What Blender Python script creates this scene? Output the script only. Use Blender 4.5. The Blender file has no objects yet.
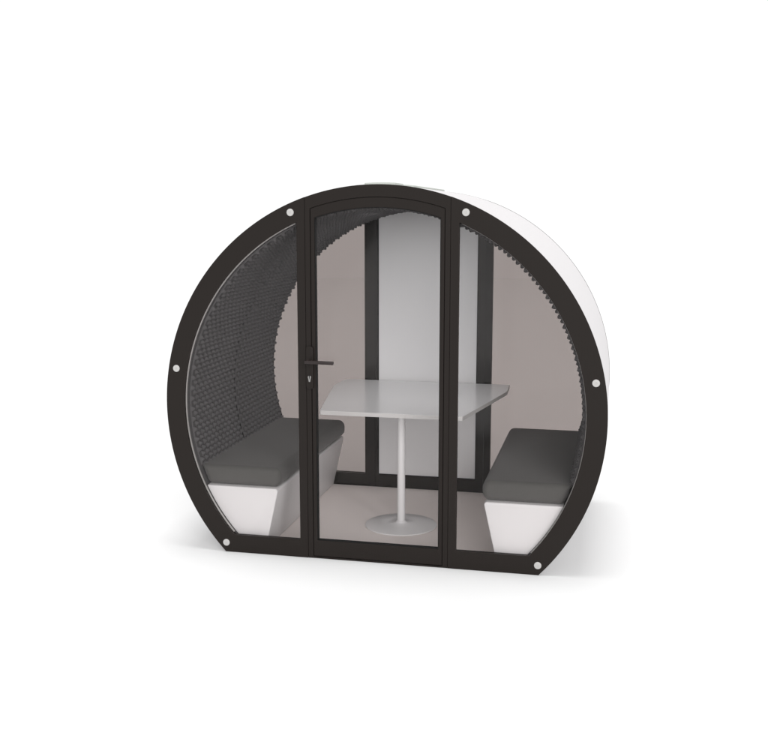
import bpy, bmesh, math
from mathutils import Vector

S = bpy.context.scene
COL = S.collection
R_OUT, H = 1.15, 0.791            # front circle radius and centre height
DEPTH = 1.46
PI = math.pi

# ------------------------------------------------------------------ materials
def nodes(name):
    m = bpy.data.materials.new(name); m.use_nodes = True
    nt = m.node_tree
    return m, nt, nt.nodes['Principled BSDF']

def N(nt, t, **kw):
    n = nt.nodes.new(t)
    for k, v in kw.items(): setattr(n, k, v)
    return n

def mat(name, col, rough=0.5, spec=0.5, metal=0.0, bump=0.0, bscale=200.0, vary=0.0, vscale=6.0, rvary=0.0, coat=0.0, sheen=0.0):
    m, nt, b = nodes(name)
    b.inputs['Base Color'].default_value = (*col, 1)
    b.inputs['Roughness'].default_value = rough
    b.inputs['Specular IOR Level'].default_value = spec
    b.inputs['Metallic'].default_value = metal
    b.inputs['Coat Weight'].default_value = coat
    b.inputs['Sheen Weight'].default_value = sheen
    tc = N(nt, 'ShaderNodeTexCoord')
    if vary:
        nz = N(nt, 'ShaderNodeTexNoise'); nz.inputs['Scale'].default_value = vscale; nz.inputs['Detail'].default_value = 6
        nt.links.new(tc.outputs['Object'], nz.inputs['Vector'])
        r = N(nt, 'ShaderNodeMapRange')
        r.inputs['To Min'].default_value = 1 - vary; r.inputs['To Max'].default_value = 1 + vary
        nt.links.new(nz.outputs['Fac'], r.inputs['Value'])
        mx = N(nt, 'ShaderNodeVectorMath', operation='SCALE'); mx.inputs[0].default_value = col
        nt.links.new(r.outputs['Result'], mx.inputs['Scale'])
        nt.links.new(mx.outputs['Vector'], b.inputs['Base Color'])
    if rvary:
        nz = N(nt, 'ShaderNodeTexNoise'); nz.inputs['Scale'].default_value = 9; nz.inputs['Detail'].default_value = 5
        nt.links.new(tc.outputs['Object'], nz.inputs['Vector'])
        r = N(nt, 'ShaderNodeMapRange')
        r.inputs['To Min'].default_value = max(0, rough - rvary); r.inputs['To Max'].default_value = rough + rvary
        nt.links.new(nz.outputs['Fac'], r.inputs['Value']); nt.links.new(r.outputs['Result'], b.inputs['Roughness'])
    if bump:
        nz = N(nt, 'ShaderNodeTexNoise'); nz.inputs['Scale'].default_value = bscale; nz.inputs['Detail'].default_value = 4
        nt.links.new(tc.outputs['Object'], nz.inputs['Vector'])
        bp = N(nt, 'ShaderNodeBump'); bp.inputs['Strength'].default_value = bump; bp.inputs['Distance'].default_value = 0.002
        nt.links.new(nz.outputs['Fac'], bp.inputs['Height']); nt.links.new(bp.outputs['Normal'], b.inputs['Normal'])
    return m

def glass_mat(name, tint, ior=1.18):
    """thin sheet: tinted see-through with a weak mirror reflection on its faces"""
    m = bpy.data.materials.new(name); m.use_nodes = True
    nt = m.node_tree; nt.nodes.clear()
    out = N(nt, 'ShaderNodeOutputMaterial')
    tr = N(nt, 'ShaderNodeBsdfTransparent')
    tr.inputs['Color'].default_value = (*[math.sqrt(c) for c in tint], 1)     # each pane is crossed through two faces
    gl = N(nt, 'ShaderNodeBsdfGlossy'); gl.inputs['Roughness'].default_value = 0.02
    fr = N(nt, 'ShaderNodeFresnel'); fr.inputs['IOR'].default_value = ior
    mx = N(nt, 'ShaderNodeMixShader')
    nt.links.new(fr.outputs[0], mx.inputs[0]); nt.links.new(tr.outputs[0], mx.inputs[1])
    nt.links.new(gl.outputs[0], mx.inputs[2]); nt.links.new(mx.outputs[0], out.inputs[0])
    return m

M = dict(
    frame=mat('dark_bronze_metal', (0.0145, 0.0115, 0.0100), 0.36, 0.13, rvary=0.05, bump=0.04, bscale=900),
    frame_gloss=mat('glossy_dark_bronze_metal', (0.014, 0.0115, 0.0098), 0.16, 0.45, rvary=0.03),
    seal=mat('black_rubber', (0.008, 0.008, 0.008), 0.7, 0.2),
    gasket=mat('pale_grey_gasket', (0.45, 0.44, 0.43), 0.5),
    shell=mat('white_laminate_shell', (0.53, 0.515, 0.52), 0.55, 0.3, vary=0.015, vscale=60, bump=0.05, bscale=700),
    foam=mat('charcoal_acoustic_foam', (0.098, 0.095, 0.097), 0.95, 0.1, bump=0.25, bscale=1200, vary=0.10, vscale=25),
    fabric=mat('dark_grey_seat_fabric', (0.088, 0.0865, 0.083), 0.9, 0.2, bump=0.35, bscale=900, vary=0.05, vscale=40, sheen=0.15),
    fabric_dark=mat('dark_grey_piping', (0.07, 0.07, 0.068), 0.9, 0.2),
    bench=mat('white_bench_laminate', (0.64, 0.635, 0.64), 0.45, 0.4, vary=0.01, vscale=30),
    table=mat('white_table_laminate', (0.88, 0.885, 0.895), 0.22, 0.5, vary=0.01, vscale=20),
    steel=mat('pale_grey_coated_steel', (0.76, 0.76, 0.765), 0.3, 0.5),
    panel=mat('white_back_panel', (0.745, 0.75, 0.76), 0.5, 0.35, vary=0.008, vscale=12),
    floor=mat('mauve_grey_floor', (0.88, 0.825, 0.80), 0.8, 0.15, vary=0.02, vscale=50, bump=0.1, bscale=600),
    cap=mat('brushed_aluminium_cap', (0.42, 0.41, 0.40), 0.45, 0.3, metal=0.1),
    edge=mat('dimmed_edge_grey', (0.50, 0.495, 0.49), 0.4, 0.4),
    capdark=mat('cap_socket', (0.24, 0.235, 0.23), 0.5, 0.3, metal=0.3),
    handle=mat('dark_bronze_handle', (0.016, 0.010, 0.0095), 0.35, 0.35),
    chrome=mat('satin_chrome', (0.75, 0.75, 0.74), 0.2, 0.5, metal=1.0),
    vent=mat('grey_green_vent_plastic', (0.40, 0.42, 0.39), 0.6),
    ground=mat('white_studio_floor', (0.685, 0.685, 0.685), 0.9, 0.02, vary=0.002, vscale=3),
    front_glass=glass_mat('clear_front_glass', (0.95, 0.932, 0.928)),
    rear_glass=glass_mat('bronze_tinted_rear_glass', (0.318, 0.284, 0.273)),
)

# ------------------------------------------------------------------ mesh helpers
def finish(bm, bevel=0.0, segs=2, ang=30):
    bmesh.ops.remove_doubles(bm, verts=bm.verts, dist=1e-5)
    bmesh.ops.recalc_face_normals(bm, faces=bm.faces)
    if bevel:
        es = [e for e in bm.edges if len(e.link_faces) == 2 and e.calc_face_angle(0) > math.radians(ang)]
        bmesh.ops.bevel(bm, geom=es, offset=bevel, segments=segs, profile=0.5, affect='EDGES', clamp_overlap=True)
    for f in bm.faces: f.smooth = True
    for e in bm.edges:
        e.smooth = not (len(e.link_faces) == 2 and e.calc_face_angle(0) > math.radians(35))

def obj(name, bm, m, parent=None, bevel=0.0, segs=2, ang=30):
    finish(bm, bevel, segs, ang)
    me = bpy.data.meshes.new(name); bm.to_mesh(me); bm.free()
    o = bpy.data.objects.new(name, me); COL.objects.link(o)
    me.materials.append(m if not isinstance(m, str) else M[m])
    if parent: o.parent = parent
    return o

def thing(name, label, cat, loc=(0, 0, 0), group=None):
    o = bpy.data.objects.new(name, None); COL.objects.link(o)
    o.location = loc; o['label'] = label; o['category'] = cat
    o.empty_display_size = 0.2
    if group: o['group'] = group
    return o

def prism(bm, poly, y0, y1):
    """poly of (x,z) extruded along y"""
    a = [bm.verts.new((x, y0, z)) for x, z in poly]
    b = [bm.verts.new((x, y1, z)) for x, z in poly]
    n = len(poly)
    bm.faces.new(a); bm.faces.new(b[::-1])
    for i in range(n):
        j = (i + 1) % n
        bm.faces.new((a[i], b[i], b[j], a[j]))

def box(bm, x0, x1, y0, y1, z0, z1):
    prism(bm, [(x0, z0), (x1, z0), (x1, z1), (x0, z1)], y0, y1)

def prism_z(bm, poly, z0, z1):
    a = [bm.verts.new((x, y, z0)) for x, y in poly]
    b = [bm.verts.new((x, y, z1)) for x, y in poly]
    n = len(poly)
    bm.faces.new(a[::-1]); bm.faces.new(b)
    for i in range(n):
        j = (i + 1) % n
        bm.faces.new((a[i], a[j], b[j], b[i]))

def ring_prism(bm, outer, inner, y0, y1):
    """closed frame between two loops of (x,z) with equal counts"""
    n = len(outer)
    oa = [bm.verts.new((x, y0, z)) for x, z in outer]; ob = [bm.verts.new((x, y1, z)) for x, z in outer]
    ia = [bm.verts.new((x, y0, z)) for x, z in inner]; ib = [bm.verts.new((x, y1, z)) for x, z in inner]
    for i in range(n):
        j = (i + 1) % n
        bm.faces.new((oa[i], oa[j], ia[j], ia[i])); bm.faces.new((ob[j], ob[i], ib[i], ib[j]))
        bm.faces.new((oa[j], oa[i], ob[i], ob[j])); bm.faces.new((ia[i], ia[j], ib[j], ib[i]))

def arc_z(r, x): return H + math.sqrt(max(r * r - x * x, 0))
def a_top(r, x): return math.atan2(math.sqrt(r * r - x * x), x)      # angle of the upper point of the circle at x
def a_low(r, z): return -math.asin((H - z) / r)                      # angle of the right point at height z (below centre)
def arc(r, a0, a1, n): return [(r * math.cos(a0 + (a1 - a0) * i / n), H + r * math.sin(a0 + (a1 - a0) * i / n)) for i in range(n + 1)]
def line(p, q, n): return [(p[0] + (q[0] - p[0]) * i / n, p[1] + (q[1] - p[1]) * i / n) for i in range(n + 1)]

def side_loop(r, xp, zb, s, na=72, nl=6):
    """(x,z) loop of the side panel opening: arc r, post at xp, bottom at zb; s=+1 right, -1 left"""
    a1, a0 = a_top(r, xp), a_low(r, zb)
    pts = arc(r, a0, a1, na)[:-1]
    top, cb = (xp, arc_z(r, xp)), (xp, zb)
    lo = (r * math.cos(a0), zb)
    pts += line(top, cb, nl)[:-1] + line(cb, lo, nl)[:-1]
    return [(s * x, z) for x, z in pts]

def door_loop(r, xh, zb, na=24, nl=6):
    tl, tr = (-xh, arc_z(r, xh)), (xh, arc_z(r, xh))
    pts = arc(r, a_top(r, xh), PI - a_top(r, xh), na)[:-1]
    pts += line(tl, (-xh, zb), nl)[:-1] + line((-xh, zb), (xh, zb), nl)[:-1] + line((xh, zb), tr, nl)[:-1]
    return pts

def shell_band(bm, r0, r1, y0, y1, a0, a1, n):
    V = []
    for i in range(n + 1):
        a = a0 + (a1 - a0) * i / n; c, s_ = math.cos(a), math.sin(a)
        V.append([bm.verts.new((r * c, y, H + r * s_)) for r, y in ((r0, y0), (r1, y0), (r1, y1), (r0, y1))])
    for P_, Q_ in zip(V, V[1:]):
        for k in range(4):
            l = (k + 1) % 4; bm.faces.new((P_[k], P_[l], Q_[l], Q_[k]))
    bm.faces.new(V[0][::-1]); bm.faces.new(V[-1])

# ------------------------------------------------------------------ the pod
pod = thing('meeting_pod', 'round dark framed meeting pod with glass front, white shell and charcoal foam lining', 'meeting pod')
JX, SX, WX, LX = 0.372, 0.415, 0.322, 0.344     # jamb seam, side pane edge, door pane edge, door leaf edge
RI, ZR = 1.048, 0.096                           # inner radius of the ring, top of the bottom rail

def end_wall(y_face, d):
    """one glazed end: y_face its outer face, d = +1 going inwards for the front, -1 for the rear"""
    Y = lambda t: y_face + d * t
    FM = 'frame' if d > 0 else 'frame_gloss'
    fr_objs = []
    for s in (-1, 1):
        bm = bmesh.new()
        yy = sorted((Y(0), Y(0.012)))
        ring_prism(bm, side_loop(R_OUT, JX, 0.0, s), side_loop(RI, SX, ZR, s), *yy)
        fr = obj('side_frame', bm, FM, pod, 0.0012, 1)
        bm = bmesh.new()
        yy = sorted((Y(0.0195), Y(0.0305)))
        ring_prism(bm, side_loop(1.098, JX, 0.004, s), side_loop(RI + 0.003, SX - 0.002, ZR - 0.002, s), *yy)
        obj('frame_profile', bm, FM, fr)
        # pale gasket that seats the pane against the ring (front end only)
        bm = bmesh.new()
        yy = sorted((Y(0.0200), Y(0.0300)))
        aa, ab = a_low(RI, ZR + 0.01), a_top(RI, SX + 0.01)
        if s < 0: aa, ab = PI - ab, PI - aa
        shell_band(bm, RI - 0.0025, RI + 0.0018, *yy, aa, ab, 80)
        if d > 0: obj('gasket', bm, 'gasket', fr)
        else: bm.free()
        # pane
        bm = bmesh.new()
        yy = sorted((Y(0.0130), Y(0.0190)))
        prism(bm, side_loop(RI + 0.02, SX - 0.012, ZR - 0.02, s), *yy)
        obj('side_pane', bm, 'front_glass' if d > 0 else 'rear_glass', pod)
    # door frame (jambs + arched head + threshold)
    bm = bmesh.new()
    ring_prism(bm, door_loop(R_OUT - 0.0005, JX - 0.0012, 0.0), door_loop(1.0885, LX + 0.0008, 0.008), *sorted((Y(0.002), Y(0.012))))
    df = obj('door_frame', bm, FM, pod, 0.001, 1)
    bm = bmesh.new()
    ring_prism(bm, door_loop(1.098, JX - 0.001, 0.004), door_loop(1.080, LX - 0.004, 0.0075), *sorted((Y(0.0125), Y(0.048))))
    obj('frame_profile', bm, FM, df)
    return Y

def door_leaf(Y, glazed):
    FM = 'frame' if glazed else 'frame_gloss'
    bm = bmesh.new()
    ring_prism(bm, door_loop(1.0865, LX - 0.0022, 0.011), door_loop(1.0375, WX, ZR), *sorted((Y(0.0035), Y(0.042))))
    leaf = obj('door', bm, FM, pod, 0.0015, 1)
    bm = bmesh.new()
    ring_prism(bm, door_loop(1.037, WX - 0.0004, ZR + 0.0004), door_loop(1.034, WX - 0.003, ZR + 0.003), *sorted((Y(0.010), Y(0.036))))
    obj('seal', bm, 'seal', leaf)
    bm = bmesh.new()
    prism(bm, door_loop(1.0355, WX - 0.0015, ZR + 0.0015), *sorted((Y(0.020), Y(0.030) )))
    obj('door_glass' if glazed else 'back_panel', bm, 'front_glass' if glazed else 'panel', leaf)
    return leaf

Yf = end_wall(0.0, 1)
door = door_leaf(Yf, True)
Yr = end_wall(DEPTH, -1)
rear_door = door_leaf(Yr, False)
rear_door['label'] = 'leaf at the far end filled with a white panel'

# handle set on the front door
def rounded_rect(x0, x1, z0, z1, r, n=6):
    pts = []
    for cx, cz, a in ((x1 - r, z0 + r, -PI / 2), (x1 - r, z1 - r, 0), (x0 + r, z1 - r, PI / 2), (x0 + r, z0 + r, PI)):
        for i in range(n + 1):
            t = a + PI / 2 * i / n
            pts.append((cx + r * math.cos(t), cz + r * math.sin(t)))
    return pts
bm = bmesh.new(); prism(bm, rounded_rect(-0.3695, -0.3325, 0.905, 1.128, 0.015), -0.009, 0.0035)
obj('handle_plate', bm, 'frame', door, 0.002, 2)
bm = bmesh.new()
def tube(bm, p, q, r, n=20, r2=None):
    p, q = Vector(p), Vector(q); d = (q - p).normalized()
    u = d.orthogonal().normalized(); v = d.cross(u); r2 = r if r2 is None else r2
    A = [bm.verts.new(p + (u * math.cos(t) + v * math.sin(t)) * r) for t in [2 * PI * i / n for i in range(n)]]
    B = [bm.verts.new(q + (u * math.cos(t) + v * math.sin(t)) * r2) for t in [2 * PI * i / n for i in range(n)]]
    bm.faces.new(A[::-1]); bm.faces.new(B)
    for i in range(n):
        j = (i + 1) % n; bm.faces.new((A[i], A[j], B[j], B[i]))
tube(bm, (-0.351, -0.0088, 1.052), (-0.351, -0.047, 1.052), 0.0095)
lev = [(-0.362, 1.0595), (-0.346, 1.0610), (-0.213, 1.0590), (-0.211, 1.0570), (-0.211, 1.0445), (-0.213, 1.0425), (-0.346, 1.0440), (-0.362, 1.0450)]
prism(bm, lev, -0.063, -0.046)
obj('door_handle', bm, 'handle', door, 0.0018, 2)
bm = bmesh.new()
cyl = [(-0.351 + 0.0085 * math.cos(t), 0.968 + 0.0085 * math.sin(t)) for t in [math.radians(a) for a in range(-30, 211, 15)]]
cyl += [(-0.3545, 0.944), (-0.3475, 0.944)]
prism(bm, cyl, -0.0125, -0.0085)
lock = obj('lock_cylinder', bm, 'capdark', door, 0.0006, 1)
bm = bmesh.new(); prism(bm, [(-0.3512, 0.955), (-0.3508, 0.955), (-0.3480, 0.978), (-0.3540, 0.978)], -0.0131, -0.0120)
obj('key_slot', bm, 'seal', door)

# six round caps on the front ring
def lathe(bm, prof, n, origin, axis='y', sgn=-1):
    rings = []
    for r, h in prof:
        if r < 1e-6:
            rings.append([bm.verts.new((origin[0], origin[1] + sgn * h, origin[2])) if axis == 'y' else bm.verts.new((origin[0], origin[1], origin[2] + h))])
        else:
            L = []
            for i in range(n):
                t = 2 * PI * i / n
                if axis == 'y': L.append(bm.verts.new((origin[0] + r * math.cos(t), origin[1] + sgn * h, origin[2] + r * math.sin(t))))
                else: L.append(bm.verts.new((origin[0] + r * math.cos(t), origin[1] + r * math.sin(t), origin[2] + h)))
            rings.append(L)
    for A, B in zip(rings, rings[1:]):
        for i in range(n):
            j = (i + 1) % n
            if len(A) == 1 and len(B) == 1: continue
            if len(A) == 1: bm.faces.new((A[0], B[i], B[j]))
            elif len(B) == 1: bm.faces.new((A[i], A[j], B[0]))
            else: bm.faces.new((A[i], A[j], B[j], B[i]))
for x, z in ((-0.4455, 1.803), (0.4455, 1.803), (-1.088, 0.988), (1.088, 0.988), (-0.830, 0.051), (0.830, 0.051)):
    bm = bmesh.new()
    lathe(bm, [(0.0185, -0.001), (0.0185, 0.003), (0.0165, 0.0052), (0.006, 0.0056), (0.0052, 0.0040), (0, 0.0040)], 32, (x, 0, z))
    obj('frame_cap', bm, 'cap', pod)

# shell
A0, A1 = a_low(1.148, 0.0), PI - a_low(1.148, 0.0)
bm = bmesh.new()
shell_band(bm, 1.100, 1.1485, 0.0122, DEPTH - 0.0122, A0, A1, 220)
shell = obj('shell', bm, 'shell', pod)
bm = bmesh.new()
shell_band(bm, 1.0475, 1.0995, 0.0485, DEPTH - 0.0485, a_low(1.0995, 0.014), PI - a_low(1.0995, 0.014), 200)
for ya, yb in ((0.031, 0.0485), (DEPTH - 0.0485, DEPTH - 0.031)):
    shell_band(bm, 1.0475, 1.0505, ya, yb, a_low(1.05, 0.014), PI - a_low(1.05, 0.014), 200)
obj('inner_lining', bm, 'foam', pod)

# roof ventilation strips, low grey covers on the top of the shell
for (x0, x1, y0, y1, zt) in ((-0.085, 0.070, 0.10, 0.32, 1.9530), (-0.02, 0.115, 0.36, 1.36, 1.9500)):
    bm = bmesh.new()
    pts_lo, pts_hi = [], []
    n = 8
    for i in range(n + 1):
        x = x0 + (x1 - x0) * i / n
        pts_lo.append((x, arc_z(1.1475, x))); pts_hi.append((x, arc_z(1.1475, x) + (zt - 1.9385)))
    prism(bm, pts_lo + pts_hi[::-1], y0, y1)
    v = obj('roof_vent', bm, 'vent', shell, 0.002, 1)

# egg-crate foam lining in two sections
def foam(y0, y1, name, cut_rear=False):
    P = 0.056
    ncol = 8
    aB = -math.asin((H - 0.452) / 1.045); aE = PI - aB
    L = (aE - aB) * 1.035
    nu = int(round(L / P)) * ncol
    k = int(round((y1 - y0) / P))
    nv = k * ncol - (2 if cut_rear else 0)        # the rear section is cut through a row of studs
    bm = bmesh.new()
    grid = []
    for i in range(nu + 1):
        a = aB + (aE - aB) * i / nu; ca, sa = math.cos(a), math.sin(a)
        u = i / ncol
        row = []
        for j in range(nv + 1):
            v = 0.25 + j / ncol
            cc = math.cos(2 * PI * u) * math.cos(2 * PI * v)
            h = 0.008 + 0.0165 * max(0.0, cc) ** 0.75
            r = 1.0465 - h
            y = y0 + (y1 - y0) * j / nv
            row.append(bm.verts.new((r * ca, y, H + r * sa)))
        grid.append(row)
    for i in range(nu):
        for j in range(nv):
            bm.faces.new((grid[i][j], grid[i + 1][j], grid[i + 1][j + 1], grid[i][j + 1]))
    # close the two edges back to the lining
    for j, yy in ((0, y0), (nv, y1)):
        prev = None
        for i in range(nu + 1):
            a = aB + (aE - aB) * i / nu
            vv = bm.verts.new((1.047 * math.cos(a), yy, H + 1.047 * math.sin(a)))
            if prev is not None: bm.faces.new((grid[i - 1][j], prev, vv, grid[i][j]))
            prev = vv
    return obj(name, bm, 'foam', pod)
foam(0.066, 0.698, 'foam_panel', True)
bm = bmesh.new(); shell_band(bm, 1.0445, 1.0474, 0.6985, 0.7285, a_low(1.047, 0.45), PI - a_low(1.047, 0.45), 160)
obj('seam_shade', bm, 'seal', pod)  # black strip added behind the foam gap, its colour stands in for shade
foam(0.729, 1.4105, 'foam_panel', True)

# floor plate
bm = bmesh.new(); prism(bm, [(-0.80, 0.003), (0.80, 0.003), (0.835, 0.013), (-0.835, 0.013)], 0.0485, DEPTH - 0.0485)
obj('floor_plate', bm, 'floor', pod)

# ------------------------------------------------------------------ benches
def fillet(poly, rads, n=6):
    out = []
    m = len(poly)
    for i, p in enumerate(poly):
        r = rads[i]
        p = Vector(p)
        if r <= 0: out.append((p.x, p.y)); continue
        a = (Vector(poly[i - 1]) - p).normalized(); b = (Vector(poly[(i + 1) % m]) - p).normalized()
        ang = a.angle(b); d = r / math.tan(ang / 2)
        c = p + (a + b).normalized() * (r / math.sin(ang / 2))
        s, e = p + a * d - c, p + b * d - c
        t0 = math.atan2(s.y, s.x); t1 = math.atan2(e.y, e.x)
        dt = (t1 - t0 + PI) % (2 * PI) - PI
        for k in range(n + 1):
            t = t0 + dt * k / n; out.append((c.x + r * math.cos(t), c.y + r * math.sin(t)))
    return out
CX, CY0 = 0.80, 0.70
def make_bench(s, label):
    t = thing('bench', label, 'bench', (s * CX, CY0, 0.013), 'benches facing each other across the table')
    def loc(poly): return [(s * (x - CX), z - 0.013) for x, z in poly]
    rb = 1.0462
    outer = arc(rb, a_low(rb, 0.0135), a_low(rb, 0.352), 14)
    prof = [(0.546, 0.352), (0.622, 0.0135)] + outer
    rads = [0.016, 0] + [0] * len(outer)
    bm = bmesh.new(); prism(bm, loc(fillet(prof, rads)), 0.038 - CY0, 1.394 - CY0)
    obj('bench_base', bm, 'bench', t, 0.006, 3, 40)
    rc = 1.043
    def cushion_profile(d):
        zt, zb, r_ = 0.460 - d, 0.3535 + d, rc - d
        outer = arc(r_, a_low(r_, zb), a_low(r_, zt), 3)
        q = max(0.0, 0.036 - d)
        return loc(fillet([(0.537 + d, zt), (0.537 + d, zb)] + outer, [q + 0.006, q + 0.006, q + 0.004] + [0] * (len(outer) - 2) + [0.006]))
    RR, ys = 0.034, []
    for k in range(9):
        a = PI / 2 * k / 8; ys.append((RR * (1 - math.sin(a)), RR * (1 - math.cos(a))))
    slices = [(0.050 + dy, d) for d, dy in ys] + [(1.400 - dy, d) for d, dy in ys[::-1]]
    bm = bmesh.new(); prev = None
    for y, d in slices:
        L = [bm.verts.new((x, y - CY0, z)) for x, z in cushion_profile(d)]
        if prev:
            for k in range(len(L)):
                l = (k + 1) % len(L); bm.faces.new((prev[k], prev[l], L[l], L[k]))
        else: bm.faces.new(L[::-1])
        prev = L
    bm.faces.new(prev)
    obj('seat_cushion', bm, 'fabric', t)
    return t
make_bench(-1, 'white bench with dark grey cushion left of the table, on the door handle side')
make_bench(1, 'white bench with dark grey cushion right of the table, away from the door handle')

# ------------------------------------------------------------------ table
TX, TY = 0.0, 0.62
tab = thing('table', 'white tapered table on a single round pedestal between the two benches in the pod', 'table', (TX, TY, 0.013))
half = [(0.0, 0.315), (0.400, 0.315), (0.548, 1.13), (0.548, 1.20), (0.530, 1.405), (0.0, 1.405)]
right = fillet([(0.395, 0.315), (0.545, 1.15), (0.536, 1.400), (-0.530, 1.400), (-0.545, 1.15), (-0.395, 0.315)], [0.012, 0.25, 0.012, 0.05, 0.25, 0.012], 10)
plan = [(x - TX, y - TY) for x, y in right]
def inset(poly, d):
    out, n = [], len(poly)
    for i in range(n):
        a, b, c = Vector(poly[i - 1]), Vector(poly[i]), Vector(poly[(i + 1) % n])
        t = ((b - a).normalized() + (c - b).normalized()).normalized()
        out.append((b.x - t.y * d, b.y + t.x * d))
    return out
bm = bmesh.new(); prism_z(bm, inset(plan, 0.0014), 0.708 - 0.013, 0.730 - 0.013)
top = obj('tabletop', bm, 'table', tab)
bm = bmesh.new()
inn = inset(plan, 0.00135); n_ = len(plan); z0_, z1_ = 0.7085 - 0.013, 0.7294 - 0.013
LL = [[bm.verts.new((x, y, z)) for x, y in p_] for p_, z in ((plan, z0_), (plan, z1_), (inn, z1_), (inn, z0_))]
for k in range(4):
    A, B = LL[k], LL[(k + 1) % 4]
    for i in range(n_):
        j = (i + 1) % n_; bm.faces.new((A[i], A[j], B[j], B[i]))
obj('dimmed_edge', bm, 'edge', top)  # rim added in darker grey to offset the key light on the edge
bm = bmesh.new()
lathe(bm, [(0.0225, 0.014), (0.0225, 0.681)], 40, (0, 0, 0), 'z')
obj('pedestal', bm, 'steel', tab)
bm = bmesh.new()
lathe(bm, [(0.0, 0.6815), (0.085, 0.6815), (0.085, 0.6945), (0.0, 0.6945)], 40, (0, 0, 0), 'z')
obj('mounting_plate', bm, 'steel', tab)
bm = bmesh.new()
lathe(bm, [(0.0, 0.0), (0.203, 0.0), (0.208, 0.003), (0.207, 0.008), (0.200, 0.011), (0.10, 0.0150), (0.040, 0.0185), (0.030, 0.024), (0.0228, 0.034), (0.0, 0.034)], 96, (0, 0, 0), 'z')
obj('base_plate', bm, 'steel', tab)

# ------------------------------------------------------------------ ground
bm = bmesh.new()
bm.faces.new([bm.verts.new((24 * math.cos(2 * PI * i / 128), 24 * math.sin(2 * PI * i / 128), 0)) for i in range(128)])
g = obj('ground', bm, 'ground'); g['kind'] = 'structure'
for o in COL.objects:       # the pod stands 1 mm clear of the sheet so that no two faces share a plane
    if o.parent is None and o.get('category'): o.location.z += 0.001

# ------------------------------------------------------------------ light
w = bpy.data.worlds.new('World'); S.world = w; w.use_nodes = True
bg = w.node_tree.nodes['Background']
bg.inputs['Color'].default_value = (1, 1, 1, 1); bg.inputs['Strength'].default_value = 1.05

def area(name, loc, target, size, power, size_y=None, col=(1, 1, 1)):
    l = bpy.data.lights.new(name, 'AREA'); l.energy = power; l.size = size; l.color = col
    if size_y: l.shape = 'RECTANGLE'; l.size_y = size_y
    o = bpy.data.objects.new(name, l); COL.objects.link(o); o.location = loc
    d = Vector(target) - Vector(loc); o.rotation_euler = d.to_track_quat('-Z', 'Y').to_euler()
    return o
# a big soft light far out on the camera's side of the studio
az, el, dist = math.radians(-62), math.radians(16), 60
tgt = Vector((0, 0.6, 0.6))
area('key_softbox', tgt + Vector((math.cos(az) * math.cos(el), math.sin(az) * math.cos(el), math.sin(el))) * dist, tgt, 34, 1.95 * dist * dist * PI)
area('interior_fill', (0, 0.75, 1.80), (0, 0.75, 0), 0.45, 2.5)  # unseen fill added to brighten the table and back panel, no fixture
area('overhead_softbox', (0, 0.6, dist), (0, 0.6, 0), 24, 1.55 * dist * dist * PI)

# ------------------------------------------------------------------ camera
cam = bpy.data.cameras.new('camera'); co = bpy.data.objects.new('camera', cam); COL.objects.link(co)
yaw, pitch = 0.2226, -0.1531
fwd = Vector((-math.sin(yaw) * math.cos(pitch), math.cos(yaw) * math.cos(pitch), math.sin(pitch)))
co.location = (1.1545, -4.9304, 1.7932)
co.rotation_euler = fwd.to_track_quat('-Z', 'Y').to_euler()
cam.sensor_fit = 'HORIZONTAL'; cam.sensor_width = 36
cam.lens = 1013.2 / 768 * 36
cam.clip_start = 0.05; cam.clip_end = 1000
S.camera = co

S.render.engine = 'CYCLES'
S.cycles.transparent_max_bounces = 24
S.cycles.max_bounces = 12; S.cycles.diffuse_bounces = 6
S.view_settings.view_transform = 'Standard'; S.view_settings.look = 'None'
S.view_settings.exposure = 0.0; S.view_settings.gamma = 1
S.render.resolution_x = 1024; S.render.resolution_y = 989
